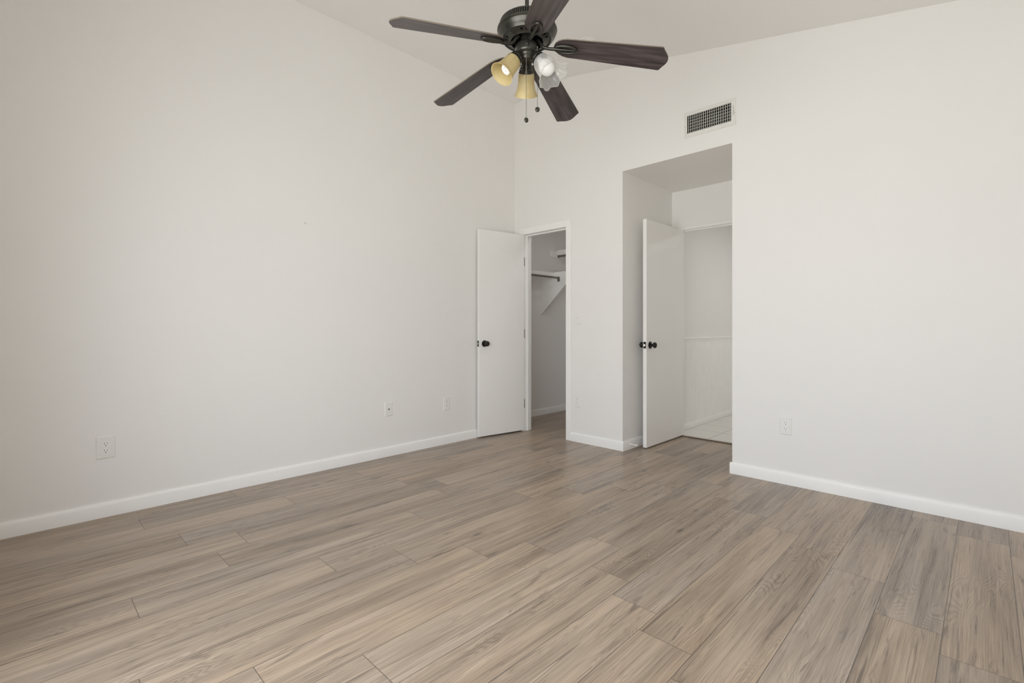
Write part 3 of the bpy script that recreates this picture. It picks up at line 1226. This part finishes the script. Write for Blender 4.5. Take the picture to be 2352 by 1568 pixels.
for k in range(5):
    ang = radians(37.43 + 72 * k)
    b = MB()
    n = len(outline)
    vs, uvs = [], []
    for h in (0.0, 0.0055):
        for r, v in outline:
            vs.append(blade_point(ang, r, v, h))
            uvs.append((r + k * 3.1, v))
    fs = [tuple(range(n)), tuple(range(2 * n - 1, n - 1, -1))]
    ms = [0, 0]
    for i in range(n):
        j = (i + 1) % n
        fs.append((i, j, j + n, i + n))
        ms.append(1)
    b.add(vs, fs, ms, uvs)
    b.build('blade', ['blade', 'blade_edge'], fan)
    # bracket: arm from the well, oval loop with a centre rib, three screws
    b = MB()
    arm = []
    for r, h in ((0.048, 0.030), (0.060, 0.018), (0.072, 0.002), (0.088, -0.008), (0.110, -0.010), (0.134, -0.009)):
        arm.append(blade_point(ang, r, 0, h))
    b.tube(arm, [0.0095, 0.0095, 0.009, 0.0085, 0.008, 0.009], 12, flat=0.9)
    loop = []
    for i in range(40):
        a = 2 * pi * i / 40
        loop.append(blade_point(ang, 0.186 + 0.0515 * cos(a), 0.0215 * sin(a), -0.005))
    b.tube(loop, 0.0068, 10, closed=True)
    b.tube([blade_point(ang, 0.134, 0, -0.007), blade_point(ang, 0.16, 0, -0.008), blade_point(ang, 0.21, 0, -0.006), blade_point(ang, 0.230, 0, -0.005)],
           [0.009, 0.0075, 0.006, 0.005], 10)
    b.build('blade_bracket', 'bronze', fan, smooth=True, angle=60)

# switch housing of the light kit
b = MB()
b.lathe([(0.0005, 0.040), (0.030, 0.040), (0.030, -0.002), (0.0490, -0.003), (0.0508, -0.0045), (0.0515, -0.008), (0.0515, -0.034), (0.0500, -0.041),
         (0.0455, -0.047), (0.0400, -0.0495), (0.0395, -0.052), (0.0405, -0.054), (0.0385, -0.057), (0.0370, -0.062), (0.0350, -0.075), (0.031, -0.081), (0.026, -0.083), (0.0005, -0.083)], 48, cap=False)
hs = b.build('switch_housing', 'bronze', fan, smooth=True, angle=50)
b = MB()
cf = Vector((0.707, -0.707, 0))
b.ball(cf * 0.0512 + Vector((-0.002, 0, -0.024)), 0.0022, 6)
b.build('screw', 'steel', hs, smooth=True)


def w2(a):
    """direction at camera-plan angle a (0 = picture right, 90 = away) in world x,y"""
    rx, ry = cos(a), sin(a)
    R_ = Vector((0.71437, 0.69977, 0))
    D_ = Vector((-0.69977, 0.71437, 0))
    return R_ * rx + D_ * ry


AL = radians(51)
for nm, deg in (('amber', 90), ('amber', 210), ('clear', 330)):
    d = w2(radians(deg))
    ax = (d * cos(AL) - Vector((0, 0, 1)) * sin(AL)).normalized()
    neck = d * 0.066 + Vector((0, 0, -0.090))
    T = Matrix.Translation(neck) @ align(ax)
    # socket cup with its arm and thumb screws
    b = MB()
    st = d * 0.022 + Vector((0, 0, -0.052))
    b.tube([st, st + d * 0.018 + Vector((0, 0, -0.004)), neck - ax * 0.030], [0.011, 0.011, 0.012], 14)
    b.lathe([(0.0005, -0.042), (0.012, -0.040), (0.022, -0.033), (0.0285, -0.022), (0.031, -0.012), (0.0325, -0.011), (0.0325, -0.008), (0.0315, -0.006),
             (0.0345, 0.0), (0.0365, 0.006), (0.0385, 0.010), (0.036, 0.010), (0.030, 0.0), (0.0005, -0.002)], 36, T, cap=False)
    sk = b.build('lamp_socket', 'bronze', fan, smooth=True, angle=50)
    for q in range(3):
        a = radians(30 + 120 * q)
        b = MB()
        o_ = Vector((cos(a), sin(a), 0))
        b.tube([T @ (o_ * 0.034 + Vector((0, 0, 0.003))), T @ (o_ * 0.045 + Vector((0, 0, 0.003)))], 0.0016, 8)
        b.tube([T @ (o_ * 0.045 + Vector((0, 0, 0.003))), T @ (o_ * 0.048 + Vector((0, 0, 0.003)))], 0.003, 8)
        b.build('thumb_screw', 'bronze', sk, smooth=True)
    # glass shade
    if nm == 'amber':
        pr = [(0.034, 0.002), (0.0368, 0.010), (0.0392, 0.022), (0.0402, 0.040), (0.0415, 0.058), (0.0440, 0.076), (0.0480, 0.092), (0.0535, 0.106), (0.0585, 0.116)]
        prof = pr + [(r - 0.0028, z) for r, z in reversed(pr)]
        b = MB()
        b.lathe(prof, 48, T, cap=False)
        b.build('lamp_shade', 'amber', fan, smooth=True, label='amber frosted glass bell shade')
    else:
        pr = [(0.034, 0.002), (0.039, 0.012), (0.0435, 0.026), (0.0465, 0.042), (0.0485, 0.058), (0.0500, 0.072), (0.0535, 0.086), (0.0610, 0.100), (0.0700, 0.110), (0.0770, 0.116)]

        def scallop(r, z, a, j):
            jj = j if j < len(pr) else 2 * len(pr) - 1 - j
            f = jj / (len(pr) - 1)
            rib = 0.0012 * cos(20 * a) * min(1, f * 3)
            lobe = cos(8 * a)
            return r + rib + 0.0035 * lobe * f ** 4, z + 0.005 * lobe * f ** 5
        prof = pr
        b = MB()
        b.lathe(prof, 192, T, cap=False, fn=scallop)
        rim = []
        for i in range(144):
            a = 2 * pi * i / 144
            rr, zz = scallop(pr[-1][0], pr[-1][1], a, len(pr) - 1)
            rim.append(T @ Vector((rr * cos(a), rr * sin(a), zz)))
        b.tube(rim, 0.0014, 6, closed=True)
        b.build('lamp_shade', 'clear', fan, smooth=True, label='clear ribbed tulip glass shade')
    # bulb
    b = MB()
    if deg == 210:
        hel = []
        for i in range(90):
            f = i / 89
            a = f * 2 * pi * 3
            hel.append(T @ Vector((0.0185 * cos(a), 0.0185 * sin(a), 0.036 + 0.050 * f)))
        hel.append(T @ Vector((0.010, 0.0, 0.092)))
        b.tube(hel, 0.0066, 10)
        b.lathe([(0.0005, 0.0), (0.020, 0.0), (0.023, 0.020), (0.020, 0.032), (0.0005, 0.034)], 24, T, cap=False)
        b.build('light_bulb', 'cflw', fan, smooth=True, label='white spiral light bulb')
    else:
        b.lathe([(0.0005, -0.004), (0.013, -0.004), (0.014, 0.012), (0.021, 0.024), (0.0310, 0.042), (0.0360, 0.061), (0.0345, 0.078), (0.026, 0.092), (0.013, 0.0995), (0.0005, 0.1015)], 28, T, cap=False)
        b.build('light_bulb', 'bulb', fan, smooth=True)

# pull chains with oval fobs
for (deg, rad, z0, z1, yawf) in ((264, 0.040, -0.052, -0.366, 0.5), (330, 0.057, -0.028, -0.313, 0.1)):
    p0 = w2(radians(deg)) * rad
    if deg == 264:
        p0 = w2(radians(270)) * 0.036 + w2(0) * -0.0035
    b = MB()
    b.tube([(p0.x, p0.y, z0), (p0.x, p0.y, z1)], 0.0010, 8)
    zz = z0
    while zz > z0 - 0.10:
        b.ball(Vector((p0.x, p0.y, zz)), 0.0019, 4)
        zz -= 0.0048
    b.ball(Vector((p0.x, p0.y, z0)), 0.0042, 8)
    b.tube([(p0.x, p0.y, z0 - 0.100), (p0.x, p0.y, z0 - 0.112)], 0.0022, 8)
    ch = b.build('pull_chain', 'cord', fan, smooth=True)
    b = MB()
    b.ball(Vector((p0.x, p0.y, z1 - 0.012)), 0.0125, 14, Matrix.Rotation(radians(44 + 60 * yawf), 4, 'Z') @ Matrix.Rotation(radians(12), 4, 'Y'), (0.9, 0.5, 1.0))
    b.build('chain_fob', 'bronze', ch, smooth=True)
